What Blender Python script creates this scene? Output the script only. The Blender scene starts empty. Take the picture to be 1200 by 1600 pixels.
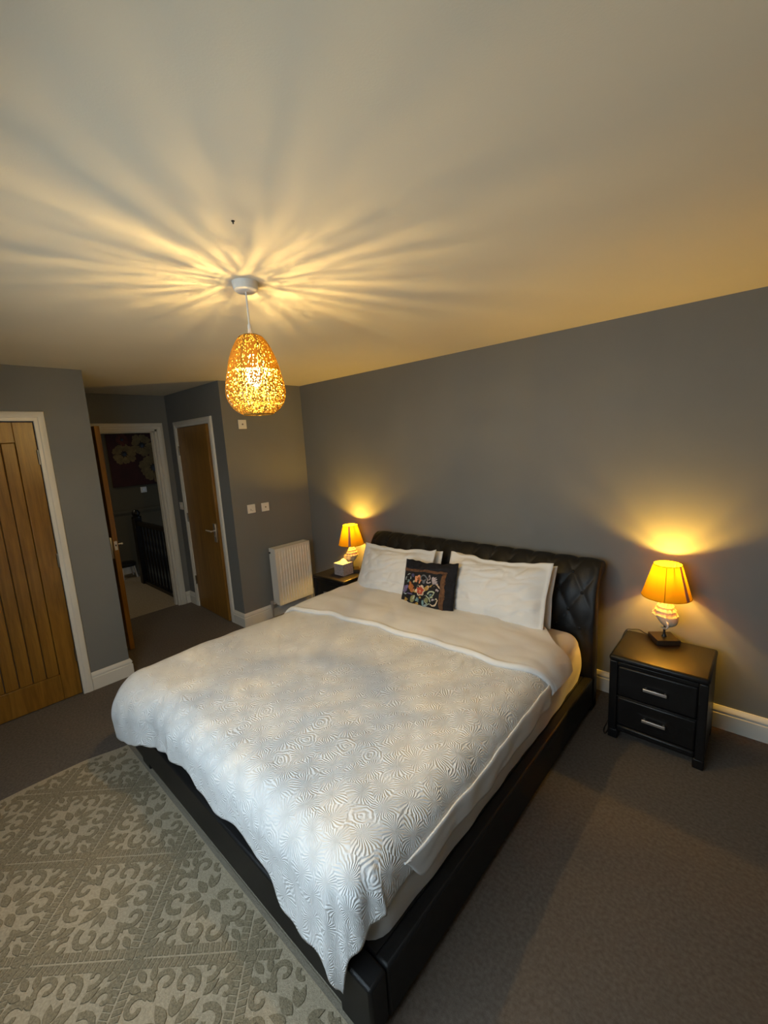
import bpy, bmesh, math, random
from mathutils import Vector, Matrix, noise
random.seed(7)
PI = math.pi
sc = bpy.context.scene
col = sc.collection

# ---------------------------------------------------------------- camera, world, daylight, exposure
cam_d = bpy.data.cameras.new('camera')
cam_d.sensor_fit = 'HORIZONTAL'
cam_d.sensor_width = 36.0
cam_d.lens = 36.0 * 665.42 / 1200.0
cam_d.clip_start = 0.05
cam = bpy.data.objects.new('camera', cam_d)
col.objects.link(cam)
cam.matrix_world = (Matrix.Translation((3.8111, -2.9331, 1.759)) @ Matrix.Rotation(0.742, 4, 'Z')
                    @ Matrix.Rotation(1.4079, 4, 'X') @ Matrix.Rotation(-0.0576, 4, 'Z'))
sc.camera = cam

sc.view_settings.view_transform = 'Standard'
sc.view_settings.look = 'None'
sc.view_settings.exposure = 0.0
sc.view_settings.gamma = 1.0
sc.view_settings.use_curve_mapping = False
sc.cycles.use_denoising = True
sc.cycles.sample_clamp_indirect = 6.0
sc.cycles.max_bounces = 10

world = bpy.data.worlds.new('world')
sc.world = world
world.use_nodes = True
world.node_tree.nodes['Background'].inputs[0].default_value = (0.62, 0.78, 1.0, 1)
world.node_tree.nodes['Background'].inputs[1].default_value = 0.6

def area(name, loc, rot, sx, sy, power, color):
    l = bpy.data.lights.new(name, 'AREA')
    l.shape = 'RECTANGLE'; l.size = sx; l.size_y = sy; l.energy = power; l.color = color
    o = bpy.data.objects.new(name, l); col.objects.link(o)
    o.location = loc; o.rotation_euler = rot
    return o
# overcast daylight entering by the window in the wall opposite the headboard
area('window_daylight', (2.75, -3.44, 1.5), (PI/2 - math.radians(34), 0, 0), 1.7, 1.15, 39, (0.71, 0.88, 1.0))

# dim fill added to brighten the landing; no fitting is seen there
area('landing_fill', (-2.4, -2.2, 2.35), (0, 0, 0), .4, .4, 6, (1.0, .85, .6))

PENDANT_W, BEDSIDE_W = 145.0, 42.0
WARM = (1.0, 0.65, 0.22)
AMBER = (1.0, 0.56, 0.07)

# ---------------------------------------------------------------- helpers
class MB:
    def __init__(s): s.v = []; s.f = []; s.uv = None
    def add(s, vs, fs):
        n = len(s.v); s.v += [tuple(p) for p in vs]; s.f += [tuple(i + n for i in f) for f in fs]; return s
    def box(s, x0, x1, y0, y1, z0, z1):
        return s.add([(x0,y0,z0),(x1,y0,z0),(x1,y1,z0),(x0,y1,z0),(x0,y0,z1),(x1,y0,z1),(x1,y1,z1),(x0,y1,z1)],
                     [(0,3,2,1),(4,5,6,7),(0,1,5,4),(1,2,6,5),(2,3,7,6),(3,0,4,7)])
    def lathe(s, prof, n=32, c=(0,0,0), cap=False):
        m = len(prof); vs = []
        for r, z in prof:
            for k in range(n):
                a = 2*PI*k/n; vs.append((c[0]+r*math.cos(a), c[1]+r*math.sin(a), c[2]+z))
        fs = [(i*n+k, i*n+(k+1) % n, (i+1)*n+(k+1) % n, (i+1)*n+k) for i in range(m-1) for k in range(n)]
        if cap: fs += [tuple(reversed(range(n))), tuple(range((m-1)*n, m*n))]
        return s.add(vs, fs)
    def tube(s, pts, r, n=8, closed=False):
        pts = [Vector(p) for p in pts]; L = len(pts); vs = []
        up = Vector((0, 0, 1))
        for i, p in enumerate(pts):
            a = pts[(i-1) % L] if (closed or i) else p
            b = pts[(i+1) % L] if (closed or i < L-1) else p
            d = (b-a).normalized()
            x = d.cross(up)
            if x.length < 1e-3: x = d.cross(Vector((0, 1, 0)))
            x.normalize(); y = x.cross(d).normalized()
            rr = r[i] if isinstance(r, (list, tuple)) else r
            for k in range(n):
                t = 2*PI*k/n; vs.append(p + x*(rr*math.cos(t)) + y*(rr*math.sin(t)))
        fs = [(i*n+k, i*n+(k+1) % n, ((i+1) % L)*n+(k+1) % n, ((i+1) % L)*n+k)
              for i in range(L if closed else L-1) for k in range(n)]
        if not closed: fs += [tuple(reversed(range(n))), tuple(range((L-1)*n, L*n))]
        return s.add(vs, fs)
    def prism(s, poly, fn0, fn1):
        n = len(poly)
        return s.add([fn0(p) for p in poly] + [fn1(p) for p in poly],
                     [tuple(reversed(range(n))), tuple(range(n, 2*n))] + [(i, (i+1) % n, n+(i+1) % n, n+i) for i in range(n)])
    def grid(s, nu, nv, fn, closed_u=False):
        vs = [fn(i/(nu if closed_u else nu-1), j/(nv-1)) for j in range(nv) for i in range(nu)]
        fs = [(j*nu+i, j*nu+(i+1) % nu, (j+1)*nu+(i+1) % nu, (j+1)*nu+i)
              for j in range(nv-1) for i in range(nu if closed_u else nu-1)]
        return s.add(vs, fs)
    def mesh(s, name, mat, smooth=True, angle=40, fix=True):
        me = bpy.data.meshes.new(name); me.from_pydata(s.v, [], s.f)
        if fix:
            bm = bmesh.new(); bm.from_mesh(me); bmesh.ops.recalc_face_normals(bm, faces=bm.faces); bm.to_mesh(me); bm.free()
        if s.uv:
            ul = me.uv_layers.new(name='UVMap')
            for lp in me.loops: ul.data[lp.index].uv = s.uv[lp.vertex_index]
        if mat: me.materials.append(mat)
        if smooth:
            me.polygons.foreach_set('use_smooth', [True]*len(me.polygons))
            me.set_sharp_from_angle(angle=math.radians(angle))
        me.update(); return me

def link(name, me, parent=None, kind=None):
    o = bpy.data.objects.new(name, me); col.objects.link(o)
    if parent is not None: o.parent = parent
    if kind: o['kind'] = kind
    return o
def obj(name, mb, mat, parent=None, kind=None, bevel=0, smooth=True, angle=40, fix=True):
    o = link(name, mb.mesh(name, mat, smooth, angle, fix), parent, kind)
    if bevel:
        m = o.modifiers.new('bevel', 'BEVEL'); m.width = bevel; m.segments = 2; m.limit_method = 'ANGLE'; m.angle_limit = math.radians(50)
    return o
def thing(name, label, cat, loc=(0,0,0), rz=0, group=None):
    o = bpy.data.objects.new(name, None); col.objects.link(o)
    o.location = loc; o.rotation_euler = (0, 0, rz); o.empty_display_size = .05
    o['label'] = label; o['category'] = cat
    if group: o['group'] = group
    return o
def tag(o, label, cat, group=None):
    o['label'] = label; o['category'] = cat
    if group: o['group'] = group
    return o
def struct(name, loc=(0,0,0), rz=0):
    o = bpy.data.objects.new(name, None); col.objects.link(o); o.location = loc; o.rotation_euler = (0,0,rz)
    o['kind'] = 'structure'; return o
def copy_tree(o, parent=None):
    c = o.copy(); col.objects.link(c); c.parent = parent
    for ch in list(o.children): copy_tree(ch, c)
    return c
def smooth01(t): t = max(0., min(1., t)); return t*t*(3-2*t)
def interp(tab, x):
    if x <= tab[0][0]: return tab[0][1]
    for (a, b), (c, d) in zip(tab, tab[1:]):
        if x <= c: return b + (d-b)*(x-a)/(c-a)
    return tab[-1][1]

# ---------------------------------------------------------------- materials
def new_mat(name):
    m = bpy.data.materials.new(name); m.use_nodes = True
    nt = m.node_tree; return m, nt, nt.nodes['Principled BSDF']
def N(nt, t, **kw):
    n = nt.nodes.new(t)
    for k, v in kw.items(): setattr(n, k, v)
    return n
def coords(nt, kind='Object', scale=(1,1,1)):
    tc = N(nt, 'ShaderNodeTexCoord'); mp = N(nt, 'ShaderNodeMapping'); mp.inputs['Scale'].default_value = scale
    nt.links.new(tc.outputs[kind], mp.inputs['Vector']); return mp.outputs['Vector']
def M(name, color, rough=.6, metal=0, var=.08, vscale=6, bump=0, bscale=200, spec=.5, kind='Object', stretch=(1,1,1), sheen=0):
    m, nt, b = new_mat(name)
    v = coords(nt, kind, stretch)
    nz = N(nt, 'ShaderNodeTexNoise'); nz.inputs['Scale'].default_value = vscale; nz.inputs['Detail'].default_value = 4
    nt.links.new(v, nz.inputs['Vector'])
    rp = N(nt, 'ShaderNodeValToRGB')
    c = color
    rp.color_ramp.elements[0].position = .3; rp.color_ramp.elements[1].position = .7
    rp.color_ramp.elements[0].color = tuple(max(0, x*(1-var)) for x in c) + (1,)
    rp.color_ramp.elements[1].color = tuple(min(1, x*(1+var)) for x in c) + (1,)
    nt.links.new(nz.outputs['Fac'], rp.inputs['Fac']); nt.links.new(rp.outputs['Color'], b.inputs['Base Color'])
    b.inputs['Roughness'].default_value = rough; b.inputs['Metallic'].default_value = metal
    b.inputs['Specular IOR Level'].default_value = spec
    if sheen: b.inputs['Sheen Weight'].default_value = sheen
    if bump:
        n2 = N(nt, 'ShaderNodeTexNoise'); n2.inputs['Scale'].default_value = bscale; n2.inputs['Detail'].default_value = 3
        nt.links.new(v, n2.inputs['Vector'])
        bp = N(nt, 'ShaderNodeBump'); bp.inputs['Strength'].default_value = bump; bp.inputs['Distance'].default_value = .004
        nt.links.new(n2.outputs['Fac'], bp.inputs['Height']); nt.links.new(bp.outputs['Normal'], b.inputs['Normal'])
    return m
def wood(name, c0, c1, rough=.38, axis=2):
    m, nt, b = new_mat(name)
    st = [9, 9, 9]; st[axis] = .7
    v = coords(nt, 'Object', tuple(st))
    n1 = N(nt, 'ShaderNodeTexNoise'); n1.inputs['Scale'].default_value = 2.2; n1.inputs['Detail'].default_value = 7; n1.inputs['Distortion'].default_value = 1.2
    nt.links.new(v, n1.inputs['Vector'])
    n2 = N(nt, 'ShaderNodeTexNoise'); n2.inputs['Scale'].default_value = 16; n2.inputs['Detail'].default_value = 3
    nt.links.new(v, n2.inputs['Vector'])
    mx = N(nt, 'ShaderNodeMath', operation='MULTIPLY_ADD'); mx.inputs[1].default_value = .35
    nt.links.new(n2.outputs['Fac'], mx.inputs[0]); nt.links.new(n1.outputs['Fac'], mx.inputs[2])
    rp = N(nt, 'ShaderNodeValToRGB'); rp.color_ramp.elements[0].position = .45; rp.color_ramp.elements[1].position = .9
    rp.color_ramp.elements[0].color = c0 + (1,); rp.color_ramp.elements[1].color = c1 + (1,)
    nt.links.new(mx.outputs[0], rp.inputs['Fac']); nt.links.new(rp.outputs['Color'], b.inputs['Base Color'])
    b.inputs['Roughness'].default_value = rough
    bp = N(nt, 'ShaderNodeBump'); bp.inputs['Strength'].default_value = .08; bp.inputs['Distance'].default_value = .003
    nt.links.new(n2.outputs['Fac'], bp.inputs['Height']); nt.links.new(bp.outputs['Normal'], b.inputs['Normal'])
    return m

m_wall = M('grey_wall_paint', (.166, .170, .166), .72, var=.03, vscale=3, bump=.06, bscale=260)
m_ceil = M('white_ceiling_paint', (.66, .615, .49), .85, var=.02, vscale=2, bump=.06, bscale=220)
m_trim = M('white_gloss_trim', (.66, .64, .58), .35, var=.03, vscale=5)
m_oak = wood('oak_veneer', (.150, .068, .008), (.285, .140, .020), .32)
m_carpet = M('taupe_carpet', (.125, .104, .085), .95, var=.22, vscale=70, bump=.9, bscale=420, spec=.1, sheen=.05)
m_landing = M('beige_landing_carpet', (.33, .28, .21), .95, var=.15, vscale=60, bump=.7, bscale=380, spec=.1)
m_leather = M('black_leather', (.009, .009, .0095), .46, var=.2, vscale=9, bump=.16, bscale=330, spec=.3)
m_leather_mat = M('black_leather_cabinet', (.007, .007, .0075), .38, var=.2, vscale=9, bump=.14, bscale=330, spec=.3)
m_chrome = M('brushed_nickel', (.70, .68, .65), .42, 1, var=.04, vscale=30)
m_steel = M('dull_steel', (.28, .25, .2), .4, 1, var=.05)
m_cotton = M('white_cotton', (.72, .71, .69), .85, var=.02, vscale=4, bump=.12, bscale=90, spec=.2, sheen=.1)
m_sheet = M('white_fitted_sheet', (.72, .70, .66), .85, var=.02, vscale=4, bump=.25, bscale=22, spec=.2, sheen=.1)
m_plastic = M('white_plastic', (.74, .71, .64), .35, var=.02)
m_rad = M('white_enamel', (.72, .70, .64), .3, var=.02)
m_shell = M('pale_shell', (.46, .40, .30), .4, var=.14, vscale=30, bump=.3, bscale=60)
m_black = M('black_metal', (.010, .009, .009), .4, var=.1)
m_darkwood = M('dark_lamp_wood', (.030, .020, .012), .35, var=.2, vscale=20)
m_cable = M('dark_cable', (.012, .010, .009), .5, var=.05)
m_grey_card = M('grey_patterned_card', (.30, .27, .28), .7, var=.35, vscale=90)
m_tissue = M('white_tissue', (.80, .78, .74), .9, var=.02)
m_rug = M('rug_ground', (.40, .335, .235), .95, var=.16, vscale=120, bump=.9, bscale=300, spec=.1)
m_rug_d = M('rug_motif', (.245, .203, .132), .97, var=.28, vscale=150, bump=1.0, bscale=260, spec=.1)
m_rug_b = M('rug_binding', (.235, .205, .155), .95, var=.12, vscale=150, bump=.7, bscale=300, spec=.1)
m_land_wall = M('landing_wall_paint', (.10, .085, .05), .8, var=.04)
m_banister = M('black_banister_paint', (.005, .0045, .0045), .35, var=.1)

def matelasse():
    m, nt, b = new_mat('white_matelasse_cotton')
    L = nt.links.new
    b.inputs['Base Color'].default_value = (.72, .72, .71, 1); b.inputs['Roughness'].default_value = .85
    b.inputs['Specular IOR Level'].default_value = .2; b.inputs['Sheen Weight'].default_value = .1
    uv = N(nt, 'ShaderNodeTexCoord').outputs['UV']
    mp = N(nt, 'ShaderNodeMapping'); mp.inputs['Scale'].default_value = (12, 12, 12); mp.inputs['Rotation'].default_value = (0, 0, .6)
    nw = N(nt, 'ShaderNodeTexNoise'); nw.inputs['Scale'].default_value = 7; nw.inputs['Detail'].default_value = 2; L(uv, nw.inputs['Vector'])
    ws = N(nt, 'ShaderNodeVectorMath', operation='MULTIPLY_ADD'); ws.inputs[1].default_value = (.07, .07, 0); L(nw.outputs['Color'], ws.inputs[0]); L(uv, ws.inputs[2])
    L(ws.outputs[0], mp.inputs['Vector'])
    vo = N(nt, 'ShaderNodeTexVoronoi'); vo.inputs['Randomness'].default_value = .35; vo.inputs['Scale'].default_value = 1.0
    vo.voronoi_dimensions = '2D'
    L(mp.outputs[0], vo.inputs['Vector'])
    sub = N(nt, 'ShaderNodeVectorMath', operation='SUBTRACT'); L(mp.outputs[0], sub.inputs[0]); L(vo.outputs['Position'], sub.inputs[1])
    sp = N(nt, 'ShaderNodeSeparateXYZ'); L(sub.outputs[0], sp.inputs[0])
    an = N(nt, 'ShaderNodeMath', operation='ARCTAN2'); L(sp.outputs['Y'], an.inputs[0]); L(sp.outputs['X'], an.inputs[1])
    nz = N(nt, 'ShaderNodeTexNoise'); nz.inputs['Scale'].default_value = 2.6; nz.inputs['Detail'].default_value = 2; L(mp.outputs[0], nz.inputs['Vector'])
    # rays: sin(14 * angle + wobble)
    ra = N(nt, 'ShaderNodeMath', operation='MULTIPLY_ADD'); ra.inputs[1].default_value = 26; L(an.outputs[0], ra.inputs[0])
    wb = N(nt, 'ShaderNodeMath', operation='MULTIPLY'); wb.inputs[1].default_value = 10; L(nz.outputs['Fac'], wb.inputs[0]); L(wb.outputs[0], ra.inputs[2])
    rs = N(nt, 'ShaderNodeMath', operation='SINE'); L(ra.outputs[0], rs.inputs[0])
    # rings: sin(42 * dist + wobble)
    ri = N(nt, 'ShaderNodeMath', operation='MULTIPLY_ADD'); ri.inputs[1].default_value = 40; L(vo.outputs['Distance'], ri.inputs[0])
    wb2 = N(nt, 'ShaderNodeMath', operation='MULTIPLY'); wb2.inputs[1].default_value = 12; L(nz.outputs['Fac'], wb2.inputs[0]); L(wb2.outputs[0], ri.inputs[2])
    rg = N(nt, 'ShaderNodeMath', operation='SINE'); L(ri.outputs[0], rg.inputs[0])
    sc_ = N(nt, 'ShaderNodeSeparateColor'); L(vo.outputs['Color'], sc_.inputs[0])
    th = N(nt, 'ShaderNodeMath', operation='GREATER_THAN'); th.inputs[1].default_value = .92; L(sc_.outputs[0], th.inputs[0])
    mx = N(nt, 'ShaderNodeMix'); L(th.outputs[0], mx.inputs[0]); L(rs.outputs[0], mx.inputs[2]); L(rg.outputs[0], mx.inputs[3])
    # creases of the cloth
    n3 = N(nt, 'ShaderNodeTexNoise'); n3.inputs['Scale'].default_value = 1.3; n3.inputs['Detail'].default_value = 5; n3.inputs['Distortion'].default_value = .8; L(mp.outputs[0], n3.inputs['Vector'])
    ad = N(nt, 'ShaderNodeMath', operation='MULTIPLY_ADD'); ad.inputs[1].default_value = 4.5; L(n3.outputs['Fac'], ad.inputs[0]); L(mx.outputs[0], ad.inputs[2])
    bp = N(nt, 'ShaderNodeBump'); bp.inputs['Strength'].default_value = .5; bp.inputs['Distance'].default_value = .0031
    L(ad.outputs[0], bp.inputs['Height']); L(bp.outputs['Normal'], b.inputs['Normal'])
    return m
m_duvet = matelasse()

def translucent(name, color, trans=.6):
    m = bpy.data.materials.new(name); m.use_nodes = True; nt = m.node_tree; nt.nodes.clear()
    out = N(nt, 'ShaderNodeOutputMaterial'); d = N(nt, 'ShaderNodeBsdfDiffuse'); t = N(nt, 'ShaderNodeBsdfTranslucent'); mx = N(nt, 'ShaderNodeMixShader')
    nz = N(nt, 'ShaderNodeTexNoise'); nz.inputs['Scale'].default_value = 60
    rp = N(nt, 'ShaderNodeValToRGB')
    rp.color_ramp.elements[0].color = tuple(c*.93 for c in color) + (1,); rp.color_ramp.elements[1].color = tuple(min(1, c*1.05) for c in color) + (1,)
    nt.links.new(coords(nt, 'Object', (1, 1, .15)), nz.inputs['Vector']); nt.links.new(nz.outputs['Fac'], rp.inputs['Fac'])
    nt.links.new(rp.outputs[0], d.inputs[0]); nt.links.new(rp.outputs[0], t.inputs[0])
    mx.inputs[0].default_value = trans
    nt.links.new(d.outputs[0], mx.inputs[1]); nt.links.new(t.outputs[0], mx.inputs[2]); nt.links.new(mx.outputs[0], out.inputs[0])
    return m
m_shade = translucent('amber_fabric_shade', (.50, .255, .008), .062)
m_seam = translucent('mauve_seam_tape', (.42, .26, .22), .25)
m_lace = translucent('golden_raffia_lace', (.235, .15, .036), .24)
def bulb_mat(name, color, strength):
    m = bpy.data.materials.new(name); m.use_nodes = True; nt = m.node_tree; nt.nodes.clear()
    out = N(nt, 'ShaderNodeOutputMaterial'); e = N(nt, 'ShaderNodeEmission'); t = N(nt, 'ShaderNodeBsdfTransparent'); mx = N(nt, 'ShaderNodeMixShader')
    e.inputs[0].default_value = color + (1,); e.inputs[1].default_value = strength; mx.inputs[0].default_value = .4
    nt.links.new(t.outputs[0], mx.inputs[1]); nt.links.new(e.outputs[0], mx.inputs[2]); nt.links.new(mx.outputs[0], out.inputs[0])
    return m
m_bulb = bulb_mat('glowing_bulb', (1, .80, .42), 9)
m_bulb_b = bulb_mat('glowing_amber_bulb', (1, .66, .2), 7)
def point(name, parent, loc, watts, color, radius):
    l = bpy.data.lights.new(name, 'POINT'); l.energy = watts; l.color = color; l.shadow_soft_size = radius
    o = bpy.data.objects.new(name, l); col.objects.link(o); o.parent = parent; o.location = loc; return o

# ---------------------------------------------------------------- room shell
H = 2.4
obj('floor', MB().box(-1.30, 5.1, -3.575, .1, -.1, 0), m_carpet, kind='structure', smooth=False)
obj('ceiling', MB().box(-3.6, 5.1, -3.575, .9, H, H+.1), m_ceil, kind='structure', smooth=False)
obj('wall_back', MB().box(-.1, 5.1, 0, .1, 0, H), m_wall, kind='structure', smooth=False)
obj('wall_right', MB().box(5.0, 5.1, -3.575, 0, 0, H), m_wall, kind='structure', smooth=False)
obj('wall_left', MB().box(-.1, 0, -.922, 0, 0, H), m_wall, kind='structure', smooth=False)
D2 = (-1.012, -.268)
obj('wall_alcove', MB().box(-1.245, D2[0], -.922, -.822, 0, H).box(D2[1], -.1, -.922, -.822, 0, H).box(D2[0], D2[1], -.922, -.822, 2.035, H),
    m_wall, kind='structure', smooth=False)
D3 = (-1.89, -1.05)
obj('wall_end', MB().box(-1.355, -1.245, -2.087, D3[0], 0, H).box(-1.355, -1.245, D3[1], -.1, 0, H).box(-1.355, -1.245, D3[0], D3[1], 2.04, H),
    m_wall, kind='structure', smooth=False)
D1 = (-3.085, -2.319)
obj('wall_near', MB().box(-.06, .04, -3.575, D1[0], 0, H).box(-.06, .04, D1[1], -1.987, 0, H).box(-.06, .04, D1[0], D1[1], 2.035, H)
    .box(-1.245, -.06, -2.087, -1.987, 0, H), m_wall, kind='structure', smooth=False)
WX0, WX1, WZ0, WZ1 = 1.85, 3.65, .9, 2.1
obj('wall_front', MB().box(-.06, WX0, -3.575, -3.475, 0, H).box(WX1, 5.0, -3.575, -3.475, 0, H).box(WX0, WX1, -3.575, -3.475, 0, WZ0)
    .box(WX0, WX1, -3.575, -3.475, WZ1, H), m_wall, kind='structure', smooth=False)
w1 = struct('window_1')
obj('window_frame', MB().box(WX0, WX0+.06, -3.555, -3.505, WZ0, WZ1).box(WX1-.06, WX1, -3.555, -3.505, WZ0, WZ1).box(WX0+.06, WX1-.06, -3.555, -3.505, WZ0, WZ0+.06)
    .box(WX0+.06, WX1-.06, -3.555, -3.505, WZ1-.06, WZ1).box(2.72, 2.78, -3.555, -3.505, WZ0+.06, WZ1-.06), m_trim, w1)
mg, ntg, bg = new_mat('window_glass'); bg.inputs['Transmission Weight'].default_value = 1; bg.inputs['Roughness'].default_value = 0; bg.inputs['IOR'].default_value = 1.02
obj('pane', MB().box(WX0+.06, 2.72, -3.535, -3.529, WZ0+.06, WZ1-.06), mg, w1)
obj('pane', MB().box(2.78, WX1-.06, -3.535, -3.529, WZ0+.06, WZ1-.06), mg, w1)
obj('window_sill', MB().box(WX0-.05, WX1+.05, -3.475, -3.40, WZ0-.03, WZ0), m_trim, w1, bevel=.006)

SK = [(0, 0), (.018, 0), (.018, .094), (.011, .098), (.011, .106), (.0165, .110), (.015, .122), (.008, .134), (.006, .139), (0, .139)]
def skirting(name, runs):
    mb = MB()
    for (x0, y0), (x1, y1), nrm, m0, m1 in runs:      # m0/m1: +1 outer mitre, -1 inner mitre, 0 square
        d = Vector((x1-x0, y1-y0, 0)).normalized(); n = Vector(nrm+(0,))
        a, b = Vector((x0, y0, 0)), Vector((x1, y1, 0))
        mb.prism(SK, lambda p: a + n*p[0] - d*(m0*p[0]) + Vector((0,0,p[1])), lambda p: b + n*p[0] + d*(m1*p[0]) + Vector((0,0,p[1])))
    return obj(name, mb, m_trim, kind='structure', angle=30)
skirting('baseboard_back', [((0, 0), (5.0, 0), (0, -1), -1, -1)])
skirting('baseboard_left', [((0, -.922), (0, 0), (1, 0), 1, -1)])
skirting('baseboard_alcove', [((-.2, -.922), (0, -.922), (0, -1), 0, 1), ((-1.245, -.922), (-1.077, -.922), (0, -1), -1, 0)])
skirting('baseboard_end', [((-1.245, -.983), (-1.245, -.922), (1, 0), 0, -1)])
skirting('baseboard_near', [((.04, -2.254), (.04, -1.987), (1, 0), 0, 1), ((.04, -1.987), (-1.245, -1.987), (0, 1), 1, -1),
                            ((.04, -3.475), (.04, -3.15), (1, 0), -1, 0)])

# architraves: local frame, u along the wall, outward normal w
AP = [(0, 0), (0, .011), (.004, .014), (.022, .015), (.028, .019), (.056, .019), (.062, .016), (.065, .010), (.065, 0)]
def architrave(name, a0, a1, top, place, parent=None):
    mb = MB()
    for side in (0, 1):
        o = a0 if side == 0 else a1; s = -1 if side == 0 else 1
        mb.prism(AP, lambda p: place(o + s*p[0], p[1], 0), lambda p: place(o + s*p[0], p[1], top + p[0]))
    mb.prism(AP, lambda p: place(a0 - p[0], p[1], top + p[0]), lambda p: place(a1 + p[0], p[1], top + p[0]))
    return obj(name, mb, m_trim, parent, kind=None if parent else 'structure', angle=30)
architrave('trim_1', D1[0], D1[1], 2.035, lambda u, w, z: (.04+w, u, z))
architrave('trim_2', D2[0], D2[1], 2.035, lambda u, w, z: (u, -.922-w, z))
architrave('trim_3', D3[0], D3[1], 2.04, lambda u, w, z: (-1.245+w, u, z))
architrave('trim_4', D3[0], D3[1], 2.04, lambda u, w, z: (-1.355-w, u, z))
# jamb linings with stops
obj('trim_5', MB().box(-1.355, -1.245, D3[1]-.022, D3[1], 0, 2.04).box(-1.355, -1.245, D3[0], D3[0]+.022, 0, 2.04).box(-1.355, -1.245, D3[0], D3[1], 2.018, 2.04)
    .box(-1.345, -1.292, D3[1]-.034, D3[1]-.022, 0, 2.006).box(-1.345, -1.292, D3[0]+.022, D3[1]-.034, 2.006, 2.018), m_trim, kind='structure', smooth=False)

# ---------------------------------------------------------------- doors
def lever(parent, base, nx, dirx, plate_h=.19, name='handle'):
    """back plate and lever; base on the door face, nx outward normal, dirx lever direction"""
    base, nx, dx = Vector(base), Vector(nx), Vector(dirx)
    mb = MB(); up = Vector((0, 0, 1))
    prof = [(-.02, -plate_h*.62), (.02, -plate_h*.62), (.022, -plate_h*.5), (.022, plate_h*.36), (.02, plate_h*.38), (-.02, plate_h*.38), (-.022, plate_h*.36), (-.022, -plate_h*.5)]
    mb.prism(prof, lambda p: base + dx*p[0] + up*p[1] - nx*.001, lambda p: base + dx*p[0] + up*p[1] + nx*.008)
    mb.tube([base, base + nx*.045], .0085, 12)
    mb.tube([base + nx*.045 - dx*.008, base + nx*.047 + dx*.05, base + nx*.046 + dx*.115], [.0095, .009, .007], 12)
    mb.tube([base + nx*.005 - up*plate_h*.3, base + nx*.012 - up*plate_h*.3], .008, 12)
    return obj(name, mb, m_chrome, parent)
def hinges(parent, pos, zs):
    for z in zs:
        obj('hinge', MB().tube([(pos[0], pos[1], z), (pos[0], pos[1], z+.1)], .007, 10), m_steel, parent)

# door_1: boarded cottage door, seen at the picture's edge
d1 = struct('door_1')
y0, y1, xf, xb = D1[0]+.004, D1[1]-.003, .032, -.008
st_w, py0, py1, pz0, pz1 = .112, 0, 0, .205, 1.893
py0, py1 = y0+st_w, y1-st_w
obj('stile', MB().box(xb, xf, py1, y1, .008, 2.029), m_oak, d1, bevel=.003)
obj('stile', MB().box(xb, xf, y0, py0, .008, 2.029), m_oak, d1, bevel=.003)
obj('top_rail', MB().box(xb, xf, py0, py1, pz1, 2.029), m_oak, d1, bevel=.003)
obj('bottom_rail', MB().box(xb, xf, py0, py1, .008, pz0), m_oak, d1, bevel=.003)
nb = 7; bw = (py1-py0)/nb
plank_me = None
for k in range(nb):
    if plank_me is None:
        plank_me = MB().box(-.015, .015, .0015, bw-.0015, pz0, pz1).mesh('plank', m_oak)
    o = link('plank', plank_me, d1); o.location = (.010, py0 + k*bw, 0)
    m = o.modifiers.new('bevel', 'BEVEL'); m.width = .005; m.segments = 2
hinges(d1, (.038, D1[1]-.004), (.27, 1.0, 1.74))
lever(d1, (xf, y0+.055, 1.0), (1, 0, 0), (0, 1, 0))

# door_2: plain oak door standing slightly ajar
d2 = struct('door_2', (D2[0]+.004, -.915, 0), math.radians(-2.6))
W2 = D2[1]-D2[0]-.008
obj('leaf', MB().box(0, W2, -.012, .026, .008, 2.03), m_oak, d2, bevel=.002)
lever(d2, (W2-.07, -.012, .965), (0, -1, 0), (-1, 0, 0))
hinges(d2, (-.003, -.018), (.27, 1.0, 1.74))
obj('trim_6', MB().box(D2[0]-.001, D2[0]+.002, -.92, -.825, 0, 2.035).box(D2[1]-.002, D2[1]+.001, -.92, -.825, 0, 2.035), m_trim, kind='structure', smooth=False)
obj('wall_closet', MB().box(D2[0]-.1, D2[1]+.1, -.80, -.78, 0, H), m_wall, kind='structure', smooth=False)

# door_3: oak door standing open into the alcove
d3 = struct('door_3', (-1.235, -1.872, 0), math.radians(3.4))
obj('leaf', MB().box(0, .80, -.02, .02, .01, 2.03), m_oak, d3, bevel=.002)
lever(d3, (.745, -.02, .99), (0, -1, 0), (-1, 0, 0), name='handle')
lever(d3, (.745, .02, .99), (0, 1, 0), (-1, 0, 0), name='handle')
obj('latch_plate', MB().box(.799, .802, -.012, .012, .95, 1.03), m_chrome, d3)
obj('keyhole', MB().box(.8015, .803, -.005, .005, .985, 1.0), m_black, d3)

# ---------------------------------------------------------------- landing beyond the doorway
obj('floor_landing', MB().box(-3.45, -1.30, -3.2, -.86, -.1, 0.001), m_landing, kind='structure', smooth=False)
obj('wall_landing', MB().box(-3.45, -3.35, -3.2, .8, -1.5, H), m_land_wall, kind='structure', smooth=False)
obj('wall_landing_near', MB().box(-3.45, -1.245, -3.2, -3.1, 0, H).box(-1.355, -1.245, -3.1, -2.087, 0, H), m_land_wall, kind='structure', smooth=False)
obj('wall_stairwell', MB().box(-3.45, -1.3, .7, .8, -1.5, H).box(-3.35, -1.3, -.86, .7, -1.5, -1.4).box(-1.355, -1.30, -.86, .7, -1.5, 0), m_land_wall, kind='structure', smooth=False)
obj('trim_7', MB().box(-3.35, -3.325, -3.1, .7, .93, .965).box(-3.35, -3.335, -3.1, .7, .91, .93), m_land_wall, kind='structure', smooth=False)
obj('baseboard_landing', MB().box(-3.35, -3.332, -3.1, -.86, 0, .13), m_trim, kind='structure', smooth=False)
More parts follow.
